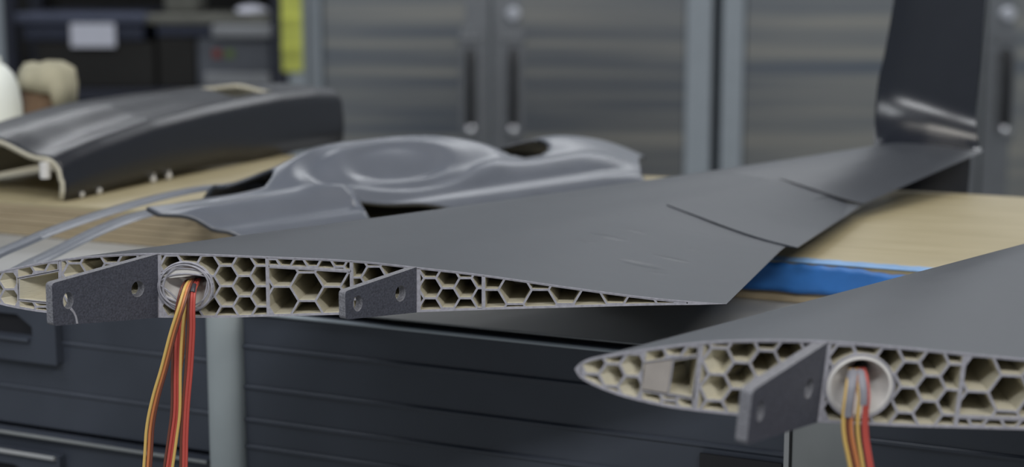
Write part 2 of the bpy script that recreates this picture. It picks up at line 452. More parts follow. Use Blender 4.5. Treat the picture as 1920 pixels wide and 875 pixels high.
# planform, from the leading edge and the three pieces of the trailing edge (wing coordinates)
LT = on_z(1636, 276, 0.0985) - REF
TT = on_z(1843, 284, 0.1000) - REF
T1 = on_z(1467, 466, 0.1115) - REF
T2 = on_z(1620, 382, 0.1130) - REF
TR = Vector((TE0.x, 0, TE0.y))
LR = Vector((LE0.x, 0, LE0.y))
YT = (LT.y + TT.y) / 2
def LEat(e): return LR.lerp(LT, e)
te_e = [0, T1.y / TT.y, T2.y / TT.y, 1]
TEP = [TR, T1, T2, TT]
def TEat(e):
    return Vector([interp(te_e, [p[k] for p in TEP], e) for k in range(3)])
def sec(e, smax=1.0, inset=0.0, nn=44, smin=0.0):
    """closed ring: upper surface from smax to the nose, lower back to smax"""
    L, T = LEat(e), TEat(e); c = (T - L).length; pts = []
    def P(s, h): return L.lerp(T, s) + Vector((0, 0, h * c))
    for i in range(nn + 1):
        s = smax * (1 - i / nn) ** 1.7
        pts.append(P(s, interp(AUx, AUy, s)))
    for i in range(1, nn + 1):
        s = smax * (i / nn) ** 1.7
        pts.append(P(s, interp(ALx, ALy, s)))
    return pts
E_A, E_B = T1.y / TT.y + 0.012, T2.y / TT.y - 0.004     # the aileron's two ends at the trailing edge
def proj(p):
    d = p + REF - Vector((0, 0, CZ)); w = d.y * CP - d.z * SP; v = d.y * SP + d.z * CP
    return 960 + F * d.x / w, 437.5 - F * v / w
def on_top(u, v):                # (span, chord) fractions of a picture point on the upper surface
    best = (1e9, 0, 0)
    for i in range(161):
        e = i / 160; L, T = LEat(e), TEat(e); c = (T - L).length
        for j in range(101):
            q = j / 100; a, b2 = proj(L.lerp(T, q) + Vector((0, 0, interp(AUx, AUy, q) * c)))
            dd = (a - u) ** 2 + (b2 - v) ** 2
            if dd < best[0]: best = (dd, e, q)
    return best[1], best[2]
HA, HB = on_top(1248, 385), on_top(1456, 335)

T_SK = 0.00042                   # skin
def clip(poly, a, b):            # keep the left side of a->b
    out = []; n = len(poly); d = b - a
    def side(p): return d.x * (p.y - a.y) - d.y * (p.x - a.x)
    for i in range(n):
        p, q = poly[i], poly[(i + 1) % n]; sp, sq = side(p), side(q)
        if sp >= 0: out.append(p)
        if (sp > 0 > sq) or (sp < 0 < sq): out.append(p + (q - p) * (sp / (sp - sq)))
    return out
def area2(p): return 0.5 * sum(p[i].x * p[(i + 1) % len(p)].y - p[(i + 1) % len(p)].x * p[i].y for i in range(len(p)))
def clean(p, e=4e-5):
    out = [q for i, q in enumerate(p) if (q - p[i - 1]).length > e]
    return out if len(out) > 2 else []
def inset(poly, t):
    out = list(poly)
    for i in range(len(poly)):
        a, b2 = poly[i], poly[(i + 1) % len(poly)]; d = (b2 - a)
        if d.length < 1e-7: continue
        nrm = Vector((-d.y, d.x)).normalized() * t
        out = clip(out, a + nrm, b2 + nrm)
        if len(out) < 3: return []
    return clean(out)
def in_up(x, off=T_SK):
    s = (x - LE0.x) / CH
    return lerp(LE0.y, TE0.y, s) + interp(AUx, AUy, s) * CH - off
def in_lo(x, off=T_SK):
    s = (x - LE0.x) / CH
    return lerp(LE0.y, TE0.y, s) + interp(ALx, ALy, s) * CH + off
def px(u): return loc(u, 534).x
def bay(x0, x1, n=14):           # counter-clockwise polygon between two stations
    xs = [lerp(x0, x1, i / n) for i in range(n + 1)]
    return [Vector((x, in_lo(x))) for x in xs] + [Vector((x, in_up(x))) for x in reversed(xs) if in_up(x) > in_lo(x)]
PXM = (loc(395, 534) - loc(295, 534)).x / 100.0     # metres per picture pixel on the root face
TILT = math.tan(R(5))
def back(p, d):                  # where a cell wall that starts at p on the root face ends, d deeper in the wing
    e = d / YT; L, T = LEat(e), TEat(e); c = T.x - L.x
    x, z = p.x + d * TILT, p.y
    sn = (x - L.x) / c
    if sn < 0.03 or sn > 0.985:  # follow the swept nose
        s0 = (p.x - LE0.x) / CH; x = L.x + max(.004, min(.99, s0)) * c; sn = (x - L.x) / c
        f = (p.y - in_lo(p.x, 0)) / max(1e-6, in_up(p.x, 0) - in_lo(p.x, 0))
        base = lerp(L.z, T.z, sn); z = base + lerp(interp(ALx, ALy, sn), interp(AUx, AUy, sn), max(.08, min(.92, f))) * c
    base = lerp(L.z, T.z, sn); a, b2 = base + interp(ALx, ALy, sn) * c + .0004, base + interp(AUx, AUy, sn) * c - .0004
    if a > b2: a = b2 = (a + b2) / 2
    return (x, d, max(a, min(b2, z)))

def build_wing(origin, roll, yaw, label, strip_low, full, tidy, pitch=0.0):
    W = thing('wing_panel', origin, label, 'aircraft wing')
    W.rotation_euler = (pitch, roll, yaw)
    def part(mb, name, m, parent=None, smooth=False, lab=None, merge=0.0):
        o = bpy.data.objects.new(name, mb.mesh(name, m, smooth, merge)); COL.objects.link(o)
        o.parent = parent or W
        if lab: o['label'] = lab
        return o
    # skin: three lofted lengths, the middle one cut short under the aileron
    b = MB()
    es = [0, .004] + [E_A * i / 14 for i in range(1, 15)]
    b.loft([sec(e) for e in es], True, 0, False, True)
    es = [lerp(E_A, E_B, i / 12) for i in range(13)]
    b.loft([sec(e, 1.0 if i == 0 else max(.80, min(1.0, lerp(1.0, HA[1], (e - E_A) / (HA[0] - E_A)) + .06))) for i, e in enumerate(es)], True, 0, True, True)
    es = [lerp(E_B + .001, 1, i / 14) for i in range(15)]
    b.loft([sec(e) for e in es], True, 0, True, False)
    part(b, 'wing_skin', M['film'], smooth=35)
    # aileron: a thin wedge let into the trailing edge, its outer end hanging a touch low
    rings = []
    (eh0, sh0), (eh1, sh1) = HA, HB
    for i in range(13):
        k = i / 12; top = []; low = []
        for j in range(15):
            q = j / 14
            e = lerp(lerp(eh0, eh1, k), lerp(E_A + .003, E_B - .007, k), q); sq = lerp(lerp(sh0, sh1, k), 1.0, q)
            L, T = LEat(e), TEat(e); c = (T - L).length
            T = T + Vector((0.004 * (1 - k) * q, -0.003 * (1 - k) * q, 0))
            P = L.lerp(T, sq); dz = lerp(0.00045, 0.0001 - 0.0011 * k ** 3, q)
            top.append(P + Vector((0, 0, interp(AUx, AUy, sq) * c + dz)))
            low.append(P + Vector((0, 0, max(interp(ALx, ALy, sq) * c - .0001, interp(AUx, AUy, sq) * c + dz - .0014 - .002 * q))))
        rings.append(top + low[::-1])
    b = MB(); b.loft(rings, True, 0, True, True); part(b, 'aileron', M['film'], smooth=35, lab='hinged aileron in the trailing edge')
    gp = []
    for j in range(9):           # raised dark strip paints the shaded slit at the aileron's outer end
        q = j / 8; e = lerp(eh1, E_B - .004, q); sq = lerp(sh1 + .02, 1.0, q); L, T = LEat(e), TEat(e); c = (T - L).length
        P = L.lerp(T, sq) + Vector((0, 0, interp(AUx, AUy, sq) * c + .0002)); w = lerp(.0004, .0013, q)
        gp.append([P + Vector((0, -w, 0)), P + Vector((0, -w, .0003)), P + Vector((0, w, .0003)), P + Vector((0, w, 0))])
    b = MB(); b.loft(gp, True, 0, True, True); part(b, 'aileron_gap_shade', M['chest_dark'], lab='dark strip painted for the shaded gap at the outer end of the aileron')
    # rim of the skin on the root face
    o_ = [Vector((p.x, p.z)) for p in sec(0)][:-1]
    xs_i = [px(-58) + (px(1290) - px(-58)) * (i / 70) for i in range(71)]
    inner = [Vector((x, in_lo(x))) for x in xs_i] + [Vector((x, in_up(x))) for x in reversed(xs_i)]
    inner = [q for q in inner]
    b = MB(); b.plate(o_, [inner], lambda x, z, t: (x, t - 0.00015, z), 0.0003, 0, 0)
    part(b, 'root_rim', [M['edge'], M['cream']])
    # webs
    webs = [(114, .0004), (298, .0008), (502, .0004), (659.5, .0004), (782, .0008), (906.5, .0004)]
    for u, hw in webs:
        x = px(u); b = MB()
        poly = [Vector((x - hw, in_lo(x - hw))), Vector((x + hw, in_lo(x + hw))), Vector((x + hw, in_up(x + hw))), Vector((x - hw, in_up(x - hw)))]
        b.plate(poly, [], lambda a, z, t: (a + t * TILT, t - 0.0001, z - t * 0.05 * (z > 0) - (.0002 if z > 0 else 0)), 0.0006 if u < 120 else 0.010, 0, 1)
        part(b, 'spar_web', [M['edge'], M['cream']])
    bays = []
    def B(u0, u1): return bay(px(u0), px(u1))
    box = [loc(35, 522), loc(35, 561), loc(111, 569), loc(111, 507)]
    bays.append((B(-57, 33), (17, 525.5), 19.3))
    bays.append((clip(B(33, 111), loc(112, 505.5), loc(33, 521.0)) if False else clip(B(33, 111), loc(33, 521.0), loc(112, 505.5)), (17, 525.5), 19.3))
    bays.append((clip(B(33, 111), loc(112, 570.5), loc(33, 562.0)), (17, 525.5), 19.3))
    bays.append((B(115.5, 294), (140, 513), 23.0))
    bays.append((B(302, 500.5), (457, 498), 22.4))
    if strip_low:
        la, lb = loc(505, 574.5), loc(658, 571.5)
        bays.append((clip(B(503.5, 658), la, lb), (575.2, 537.2), 31.4))
        bays.append((clip(B(503.5, 658), lb - Vector((0, .0005)), la - Vector((0, .0005))), (560, 588), 16.8))
    else:
        la, lb = loc(505, 497.5), loc(658, 506.5)
        bays.append((clip(B(503.5, 658), lb - Vector((0, .0005)), la - Vector((0, .0005))), (575.2, 537.2), 31.4))
        bays.append((clip(B(503.5, 658), la, lb), (560.4, 500), 16.8))
    d0 = [la, la - Vector((0, .0005)), lb - Vector((0, .0005)), lb]
    b = MB(); b.plate(d0, [], lambda a, z, t: (a + t * TILT, t - 0.0001, z), 0.022, 0, 1); part(b, 'cell_divider', [M['edge'], M['cream']])
    bays.append((B(661, 778), (701, 520), 24.0))
    bays.append((B(786.5, 905), (806.4, 540), 22.2))
    bays.append((B(908, 1288), (965.7, 543), 31.4))
    ringc = loc(352, 538); ringr = 46 * PXM
    WALL = 0.00034
    def cell(poly, wall=WALL, name='honeycomb_cell', depth=0.032):
        poly = clean(poly)
        if len(poly) < 3 or area2(poly) < 4e-7: return
        hole = inset(poly, wall)
        b = MB()
        if len(hole) < 3 or area2(hole) < 6e-7:
            b.plate(poly, [], lambda a, z, t: (a, t, z), 0.0005, 0, 1)
        else:
            d = depth if min(p.x for p in hole) > px(40) else min(depth, .014)
            tri = tessellate_polygon([[Vector((p.x, p.y, 0)) for p in l] for l in (poly, hole)])
            fl = poly + hole
            b.add([(p.x, 0, p.y) for p in fl], [tuple(t) for t in tri], 0)
            k = len(hole)
            vs = [(p.x, 0, p.y) for p in hole] + [back(p, d) for p in hole]
            b.add(vs, [(i, (i + 1) % k, k + (i + 1) % k, k + i) for i in range(k)], 1)
            b.add([vs[k + i] for i in range(k)], [tuple(range(k))], 1)
        part(b, name, [M['edge'], M['cream']])
    for poly, an, Rr in bays:
        if len(poly) < 3: continue
        c0 = loc(*an); Rm = Rr * PXM; cs, rs = 1.5 * Rm, math.sqrt(3) * Rm
        xs_ = [p.x for p in poly]; zs_ = [p.y for p in poly]
        i0, i1 = int((min(xs_) - c0.x) / cs) - 2, int((max(xs_) - c0.x) / cs) + 2
        for i in range(i0, i1 + 1):
            for j in range(-8, 9):
                cc = Vector((c0.x + i * cs, c0.y + (j + (0.5 if i % 2 else 0)) * rs))
                h = [cc + Vector((math.cos(R(60 * k)), math.sin(R(60 * k)))) * Rm for k in range(6)]
                pp = poly
                for k in range(6):
                    pp = clip(pp, h[k], h[(k + 1) % 6])
                    if len(pp) < 3: break
                if len(pp) < 3: continue
                d = cc - ringc
                near = min((q - ringc).length for q in pp)
                if 300 < an[0] < 500 and near < ringr:
                    g = sum(pp, Vector((0, 0))) / len(pp) - ringc
                    if g.length < ringr * .80: continue
                    g.normalize(); t0 = ringc + g * ringr; td = Vector((g.y, -g.x))
                    pp = clip(pp, t0, t0 + td)
                    pp = clean(pp)
                    if len(pp) < 3: continue
                cell(pp)
    # square pocket in the nose
    if strip_low:
        mid0, mid1 = loc(74, 565.3), loc(74, 514.5)
        cell([mid0, box[2], box[3], mid1], 0.0003, 'servo_pocket', 0.016)
        b = MB(); b.plate([box[0], mid0, mid1, box[3 - 3] if False else loc(35, 522)][1:] + [box[1]], [], lambda a, z, t: (a, t + .0004, z), .0006, 0, 0)
        part(b, 'pocket_block', M['block'], lab='pale solid block beside the pocket')
    else:
        cell(box, 0.0003, 'servo_pocket', 0.016)
    # cable duct: flared bowl running into a narrow tube, with printed rings round it
    dc = loc(352, 538); hc = loc(367, 527)
    b = MB(); prof = [(56, 0.0012, 0), (50, .0004, 0), (48.5, -.0003, 0), (45, -.0004, 0), (43, .0002, 0.05), (38, .0022, .18), (28, .0050, .5), (19, .0074, .85), (14, .0090, 1), (12.5, .0125, 1), (12, .0180, 1.0)]
    rings = []
    for r_, y, k in prof:
        c = dc.lerp(hc, k); rm = r_ * PXM
        rings.append([(c.x + rm * math.cos(2 * math.pi * q / 40), y, max(in_lo(c.x, .0006), min(in_up(c.x, .0006), c.y + rm * .97 * math.sin(2 * math.pi * q / 40)))) for q in range(40)])
    b.loft(rings[1:], True, 0)
    duct = part(b, 'cable_duct', M['white'], smooth=60, lab='white flared cable duct')
    b = MB(); b.lathe([(0.0, 0.0), (12 * PXM, 0.0), (12 * PXM, 0.001), (0.0, 0.001)])  # black disc paints the darkness deep inside the tube
    b.v = [(hc.x + x, 0.0178 + z, hc.y + y) for x, y, z in b.v]
    tag(part(b, 'duct_shade', M['sleeve_dark'], duct), 'black disc painted for the shade deep in the cable duct')
    def hoop(cu, cv, ru, rv, y, rt, m='edge'):
        b = MB(); c = loc(cu, cv); pts = [(c.x + ru * PXM * math.cos(a), y, c.y + rv * PXM * math.sin(a)) for a in [2 * math.pi * q / 48 for q in range(49)]]
        b.tube(pts, rt, 6, 0, False); part(b, 'duct_ring', M[m], duct, True)
    if tidy:
        hoop(352, 538, 50.5, 48.5, -.0004, .00030); hoop(352, 538, 44.5, 42.5, -.0005, .00030, 'white')
    else:
        hoop(349, 537, 51, 47, -.0006, .00042); hoop(353, 539, 45.5, 43, -.0012, .00036); hoop(347, 534, 46, 40, -.0016, .00030)
        for pts in ([(303, 512), (330, 503), (362, 503), (392, 512), (400, 530)], [(303, 524), (322, 515), (350, 512), (384, 516), (396, 522)],
                    [(302, 533), (318, 545), (335, 561), (352, 573)], [(302, 548), (322, 560), (345, 568), (372, 575), (388, 566)], [(391, 522), (387, 545), (379, 572)]):
            b = MB(); b.tube([(*((lambda q: (q.x, -.0011, q.y))(p)),) for p in spline([loc(*p) for p in pts], 6)], .00028, 6)
            part(b, 'filament_strand', M['edge'], duct, True)
        for k, pts in enumerate(([(305, 516), (335, 502), (378, 506), (388, 512), (350, 517), (320, 520)], [(309, 551), (330, 560), (346, 570), (330, 566)])):
            b = MB(); b.plate([loc(*p) for p in pts], [], lambda x, z, t: (x, t - .0009, z), .0003, 0, 0)
            part(b, 'loose_flap', M['white'], duct)
    # tongues: tapered plates standing out of the root along the spars
    td = Vector((-0.6, -0.8, 0)); nd = Vector((0.8, -0.6, 0))
    def tongue(corners, holes, base, thick, crack=None):
        P0 = REF + Vector((px(base), 0, 0))
        def uv(u, v):
            p = on_pl(u, v, P0, nd) - P0; return Vector((p.dot(td), p.z))
        pl = [uv(*c) for c in corners]
        # rounded free corners
        out = []
        for i, p in enumerate(pl):
            if p.x < 0.012: out.append(Vector((p.x - 0.0, p.y))); continue
            a = (pl[i - 1] - p).normalized(); c = (pl[(i + 1) % len(pl)] - p).normalized(); r_ = 0.0013
            for k in range(5):
                t = k / 4; out.append(p + a * r_ * (1 - t) ** 2 + c * r_ * t ** 2)
        hl = []
        for hu, hv, rw, rh, slit in holes:
            q = uv(hu, hv); r1 = (uv(hu - rw, hv) - uv(hu + rw, hv)).length / 2; r2 = (uv(hu, hv - rh) - uv(hu, hv + rh)).length / 2
            lp = [q + Vector((r1 * math.cos(2 * math.pi * k / 28), r2 * math.sin(2 * math.pi * k / 28))) for k in range(28)]
            if slit:
                i = min(range(28), key=lambda k: (lp[k] - (q + Vector((-r1 * .35, -r2)))).length)
                a1, a2 = uv(*slit[0]), uv(*slit[1])
                lp[i:i + 1] = [lp[i] + Vector((.0002, 0)), a1 + Vector((.0002, 0)), a2 + Vector((.00025, .0)), a2 - Vector((.00025, 0)), a1 - Vector((.0002, 0)), lp[i] - Vector((.0002, 0))] if slit[2] > 0 else [lp[i]]
            hl.append(lp)
        b = MB()
        b.plate(out, hl, lambda s, z, t: P0 - REF + td * s - nd * t + Vector((0, 0, z)), thick, 0, 1)
        b.v = [tuple(v) for v in b.v]
        o = part(b, 'mounting_tongue', [M['tongue'], M['tongue_edge']])
        if crack:
            b = MB(); lp = [uv(*c) for c in crack]
            b.plate(lp, [], lambda s, z, t: P0 - REF + td * s + nd * (.00012 - t) + Vector((0, 0, z)), .0003, 0, 0)
            part(b, 'layer_crack', M['edge'], o, lab='pale crack below the outer hole')
        return o
    tongue([(296, 476), (97, 531), (100, 611), (296, 595.5)], [(258.5, 541.5, 12, 15, None), (128, 563, 10, 16, None)], 298, 0.0030, [(134, 576), (139, 583), (143.5, 592), (146.5, 606), (143, 606.5), (140.5, 594), (136.5, 586), (131, 580)] if full else None)
    tongue([(781, 500.5), (647, 546), (648, 599), (781, 585.5)], [(751, 550, 9.5, 15, None), (671, 568.5, 8.5, 15, None)], 783, 0.0027)
    # winglet and the lower fin at the tip
    rings = []; RB = 0.027
    nn = 30
    def wsec(L, T, n):
        c = (T - L).length; pts = []
        for i in range(nn + 1):
            s = (1 - i / nn) ** 1.7; pts.append(L.lerp(T, s) + n * interp(AUx, AUy, s) * c)
        for i in range(1, nn + 1):
            s = (i / nn) ** 1.7; pts.append(L.lerp(T, s) + n * interp(ALx, ALy, s) * c)
        return pts
    for i in range(13):
        f = R(90) * i / 12; off = Vector((0, .036 * math.sin(f), .036 * (1 - math.cos(f)))); of2 = Vector((0, .020 * math.sin(f), .020 * (1 - math.cos(f))))
        L = LT + off + Vector((0.0100 * (i / 12) ** .7, 0, 0)); T = TT + of2 + Vector((0.0010 * i / 12, 0, 0))
        rings.append(wsec(L, T, Vector((0, -math.sin(f), math.cos(f)))))
    L0, T0 = L, T
    for i in range(1, 13):
        k = i / 12
        rings.append(wsec(L0 + Vector((0.016 * k ** .8, 0.004 * k, 0.115 * k)), T0 + Vector((0.0085 * k, 0.010 * k, 0.131 * k)), Vector((0, -1, 0.05)).normalized()))
    b = MB(); b.loft(rings, True, 0, False, True)
    part(b, 'winglet', M['shell'], smooth=50, lab='upturned glossy winglet at the tip')
    if full:
        rings = []
        ztopf = -0.002; zbot = (ZW + 0.0004) - REF.z
        for i in range(8):
            k = i / 7; z = lerp(LT.z + ztopf, zbot, k)
            x0, x1 = lerp(LT.x + 0.012, LT.x + 0.020, k), lerp(TT.x - 0.0005, TT.x + 0.0012, k ** .5)
            rings.append([(lerp(x0, x1, s), YT + 0.018 + 0.010 * k + w, z) for s, w in ((0, 0), (.1, -.0015), (.4, -.0022), (.8, -.0015), (1, 0), (.8, .0015), (.4, .0022), (.1, .0015))])
        b = MB(); b.loft(rings, True, 0, True, True); part(b, 'lower_fin', M['shell'], smooth=50, lab='black fin below the wing tip')
    return W

wr = []
for u, v, la, lb, h in [(1140, 456, .009, .004, .00050), (1203, 490, .010, .0045, -.00060), (1178, 366, .014, .004, .0004), (1190, 441, .007, .003, .00035), (1262, 474, .009, .003, .0004),
                        (1105, 468, .006, .003, .00012), (1300, 455, .006, .003, .00012), (1345, 322, .012, .006, -.00016), (1235, 500, .006, .003, .00014)]:
    p = on_z(u, v, .1045) - REF; wr.append(((p.x, p.y, p.z), R(-18), la, lb, h))
wrinkles(M['film'], wr)
wingL = build_wing(REF, 0.0, 0.0, 'dark swept model wing with open honeycomb root and upturned tip, lying across the bench', False, True, False)
a = on_y(1540, 714, YR); q = on_y(1068, 685, YR) - a
qL = Vector((LE0.x, 0, LE0.y))
roll = -(math.atan2(q.z, -q.x) - math.atan2(qL.z, -qL.x)) * -1
wingR = build_wing(a, roll, R(3.0), 'dark model wing nearest the camera, its blunt honeycomb nose at the lower right', True, False, True, R(3.35))

# ------------------------------------------------------------------ servo cables
def wire(par, pts, r, m, name='wire', lab=None):
    b = MB(); b.tube(pts, r, 8)
    o = b.build(name, M[m], par, True)
    if lab: o['label'] = lab
    return o
def cable(pxs, Y0, label, group, wires, sleeve=None, drop=0.05, r=0.00052):
    """pxs: picture points with a depth offset from the root face; wires: (material, side offset, forward offset)"""
    P = [on_y(u, v, Y0 + dy) for u, v, dy in pxs]
    P.append(P[-1] + (P[-1] - P[-2]).normalized() * drop)
    P = spline(P, 8)
    c = thing('servo_cable', P[0], label, 'cable', group)
    n = len(P)
    for m, so, fo in wires:
        pts = []
        for i, p in enumerate(P):
            k = i / (n - 1); s = so(k) if callable(so) else so
            pts.append(p + Vector((s, fo, 0)))
        wire(c, pts, r, m, 'wire', m[2:] + ' wire')
    if sleeve:
        i0, i1, rad, m = sleeve
        seg = P[int(i0 * n):max(int(i1 * n), int(i0 * n) + 3)]
        b = MB(); b.tube(seg, rad, 12, 0, True, 0.75); tag(b.build('sleeve', M[m], c, True), 'heat-shrink sleeve')
    e = P[-1]
    b = MB(); b.box(e.x - .004, e.x + .004, e.y - .0013, e.y + .0013, e.z - .012, e.z + .001)
    tag(b.build('plug', M['sleeve_dark'], c), 'black plug on the end')
    return c
G = 'servo leads hanging from the left wing'
s6 = 0.00104
cable([(366, 523, .012), (360, 527, .002), (352, 540, -.006), (341, 575, -.010), (325, 625, -.011), (308, 690, -.011), (292, 745, -.011), (281, 800, -.011), (276, 870, -.011)], YL,
      'yellow edged servo cable curving furthest left under the left wing', G,
      [('w_yellow', lambda k: -s6 * .9, -.0004), ('w_orange', lambda k: lerp(-.2 * s6, .15 * s6, k), .0003), ('w_brown', lambda k: lerp(.2 * s6, 1.1 * s6, k), .0006)])
cable([(363, 524, .012), (356, 530, .002), (348, 545, -.004), (340, 580, -.006), (334, 640, -.007), (332, 700, -.007), (331, 770, -.007), (325, 820, -.007), (318, 870, -.007)], YL,
      'red and yellow servo cable hanging between two others under the left wing', G,
      [('w_brown', -1.6 * s6, .0006), ('w_red', -0.6 * s6, 0), ('w_yellow', 1.1 * s6, -.0004), ('w_red', .3 * s6, .0004)], (.16, .27, .0013, 'sleeve_dark'))
cable([(369, 524, .012), (366, 529, .002), (360, 545, -.005), (358, 580, -.007), (358, 620, -.007), (354, 690, -.007), (348, 760, -.007), (345, 820, -.007), (344, 870, -.007)], YL,
      'red servo cable hanging furthest right, against the grey upright', G,
      [('w_brown', -.9 * s6, .0003), ('w_red', 0.0, 0), ('w_red', .8 * s6, .0004)], (.17, .25, .0012, 'sleeve_dark'))
cable([(372, 524, .012), (371, 530, .002), (366, 541, -.003), (356, 560, -.004), (346, 600, -.004), (344, 650, -.004), (338, 700, -.003), (330, 760, -.003), (320, 830, -.003), (313, 880, -.003)], YL,
      'orange servo cable half hidden behind the other leads of the left wing', G,
      [('w_orange', 0, 0), ('w_yellow', -.9 * s6, .0003)])
G2 = 'servo leads hanging from the right wing'
cable([(1604, 690, .012), (1601, 693, .002), (1597, 712, -.005), (1592, 745, -.007), (1588, 780, -.007), (1590, 820, -.007), (1604, 890, -.007)], YR,
      'grey sleeved servo cable with yellow lead, left of the pair under the nearest wing', G2,
      [('w_yellow', -.9 * s6, -.0002), ('w_brown', 0.1 * s6, 0.0002), ('w_orange', s6, 0.0)], (.20, .58, .0014, 'sleeve'))
cable([(1610, 690, .012), (1611, 693, .002), (1615, 712, -.004), (1618, 745, -.006), (1615, 780, -.006), (1616, 820, -.006), (1627, 890, -.006)], YR,
      'grey sleeved servo cable with red lead, right of the pair under the nearest wing', G2,
      [('w_red', .55 * s6, -.0003), ('w_yellow', -.9 * s6, -.0001), ('w_red', 1.3 * s6, .0003)], (.20, .50, .0013, 'sleeve'))
b_red = None

# ------------------------------------------------------------------ black fuselage shell at the left
A0 = on_z(119, 378, HP - 0.0003)
AD = Vector((math.sin(R(22)), math.cos(R(22)), 0)); AN = Vector((-AD.y, AD.x, 0))   # AN: to the far left
PLN = Vector((AD.y, -AD.x, 0))
def shA(u, v): p = on_pl(u, v, A0, PLN) - A0; return (p.dot(AD), p.z)
sh = [shA(*p) for p in [(95, 306), (150, 278), (200, 257), (300, 222), (400, 197), (470, 183), (530, 172), (600, 165), (640, 166)]]
lw = [shA(*p) for p in [(119, 378), (200, 355), (300, 328), (420, 303), (540, 298), (646, 285)]]
tA1 = shA(642, 230)[0]
rows = []; NT, NQ = 90, 44
for i in range(NT + 1):
    t = tA1 * i / NT
    zs_, zl_ = interp([p[0] for p in sh], [p[1] for p in sh], t), max(0.0006, interp([p[0] for p in lw], [p[1] for p in lw], t))
    Wd = lerp(0.100, 0.074, t / tA1)
    H = zs_ - zl_; r = min(0.011, H * .5); crown = interp([0, .07, .16, tA1], [.0085, .0085, .005, .0020], t)
    prof = [(0.0, zl_), (-0.0012, zl_ + H * .25), (-0.0010, zl_ + H * .45)]
    for k in range(9):
        a = R(90) * k / 8; prof.append((r - r * math.cos(a) + 0.0, zs_ - r + r * math.sin(a)))
    for k in range(1, 16):
        s = k / 16; prof.append((lerp(r, Wd - r, s), zs_ + crown * sstep(.02, .42, s) * (1 - sstep(.62, 1.0, s))))
    for k in range(9):
        a = R(90) * k / 8; prof.append((Wd - r + r * math.sin(a), zs_ - r + r * math.cos(a)))
    prof += [(Wd + 0.001, zl_ + H * .45), (Wd + .001, zl_ + H * .25), (Wd, zl_)]
    rows.append([A0 + AD * t + AN * q_ + Vector((0, 0, z)) for q_, z in prof])
hood = thing('fuselage_hood', A0, 'glossy black fuselage hood with pale cut edge, standing at the back left of the bench', 'fuselage shell')
bm_ = MB(); n = len(rows[0]); vs = [p for r_ in rows for p in r_]; fs = []
for i in range(NT):
    t = tA1 * (i + .5) / NT
    for j in range(n - 1):
        qf = j / (n - 1)
        if shA(474, 183)[0] < t < shA(540, 172)[0] and .27 < qf < .46: continue
        fs.append((i * n + j, i * n + j + 1, (i + 1) * n + j + 1, (i + 1) * n + j))
bm_.add(vs, fs)
o = bm_.build('hood_skin', [M['hood'], M['cream']], hood, 60, fix=False)
def solid(o, t, off=-1):
    md = o.modifiers.new('wall', 'SOLIDIFY'); md.thickness = t; md.offset = off; md.material_offset = 1; md.material_offset_rim = 1
    return o
# normals must point outwards (up on the top plate)
if sum(p.normal.z for p in o.data.polygons) < 0: o.data.flip_normals()
solid(o, 0.0030)
for (u, v, dz) in [(154, 372, 0), (187, 365, 0), (289, 340, 0), (318, 330, 0)]:
    t, z = shA(u, v); p = A0 + AD * t + AN * 0.0008 + Vector((0, 0, z))
    p.z = max(p.z, ZP + .0021)
    b = MB(); b.tube([p + Vector((0, 0, a)) for a in (.0034, .0014, .0009, -.0003, -.0014, -.0019)], [.0012, .0012, .0019, .0021, .0015, .0006], 14)
    b.build('locating_peg', M['white'], hood, True)
p = on_pl(82, 318, A0 + AN * .008, PLN)
b = MB(); b.tube([p + Vector((0, .002, .0035)), p + Vector((0, .002, -.0045))], .0026, 14); b.build('locating_peg', M['white'], hood, True)

# ------------------------------------------------------------------ grey fuselage body behind the wing
B0 = on_z(474, 461, HP - 0.0008); B1 = on_z(1205, 346, HP - 0.0008)
BD = (B1 - B0); BL = BD.length; BD.normalize(); BN = Vector((-BD.y, BD.x, 0))     # BN: away from the camera
body = thing('fuselage_shell', B0, 'satin grey fuselage shell with canopy recess and two long rails, behind the left wing', 'fuselage shell')
WB = 0.092
rt = [0, .03, .06, .08, .10, .125, .15, .18, .205, .225, .25, .275, .30, .33]
rz = [.0185, .0210, .0268, .0322, .0352, .0360, .0334, .0274, .0226, .0240, .0252, .0226, .0170, .0060]
def ridge(t): return interp(rt, rz, t)
rts = spline([Vector((a, b2)) for a, b2 in zip(rt, rz)], 6)
rxx, rzz = [p.x for p in rts], [p.y for p in rts]
def zB(t, q):
    H = interp(rxx, rzz, t)
    sh_ = min(0.0135, H) * (1 - sstep(.24, .33, t) * .7)
    x = q / WB; c = 1 - abs(2 * x - 1)                # 0 at the rims, 1 on the centre line
    z = sh_ * (1 - (1 - min(1, c / .52)) ** 2.4)
    z += max(0, H - sh_) * sstep(.30, 1.0, c) 
    g_ = sstep(0.0, .02, t + .03) * (1 - sstep(.25, .31, t))
    z += g_ * (0.0020 * math.exp(-((c - .46) / .10) ** 2) - 0.0024 * math.exp(-((c - .24) / .075) ** 2))
    # oval canopy recess on the near side of the hump
    e = math.hypot((t - .118) / .066, (q - .034) / .0205)
    z += (-0.0034 * (1 - sstep(.78, 1.0, e)) - 0.0030 * (1 - sstep(.36, .62, e))) * (1 - sstep(.125, .185, t)) + 0.0011 * math.exp(-((e - 1.06) / .14) ** 2)
    return z
nA = .071; nB = .128
mb = MB(); J1, J2 = 24, 44; QS = .0335
NT = 140; rows = []; ts = []
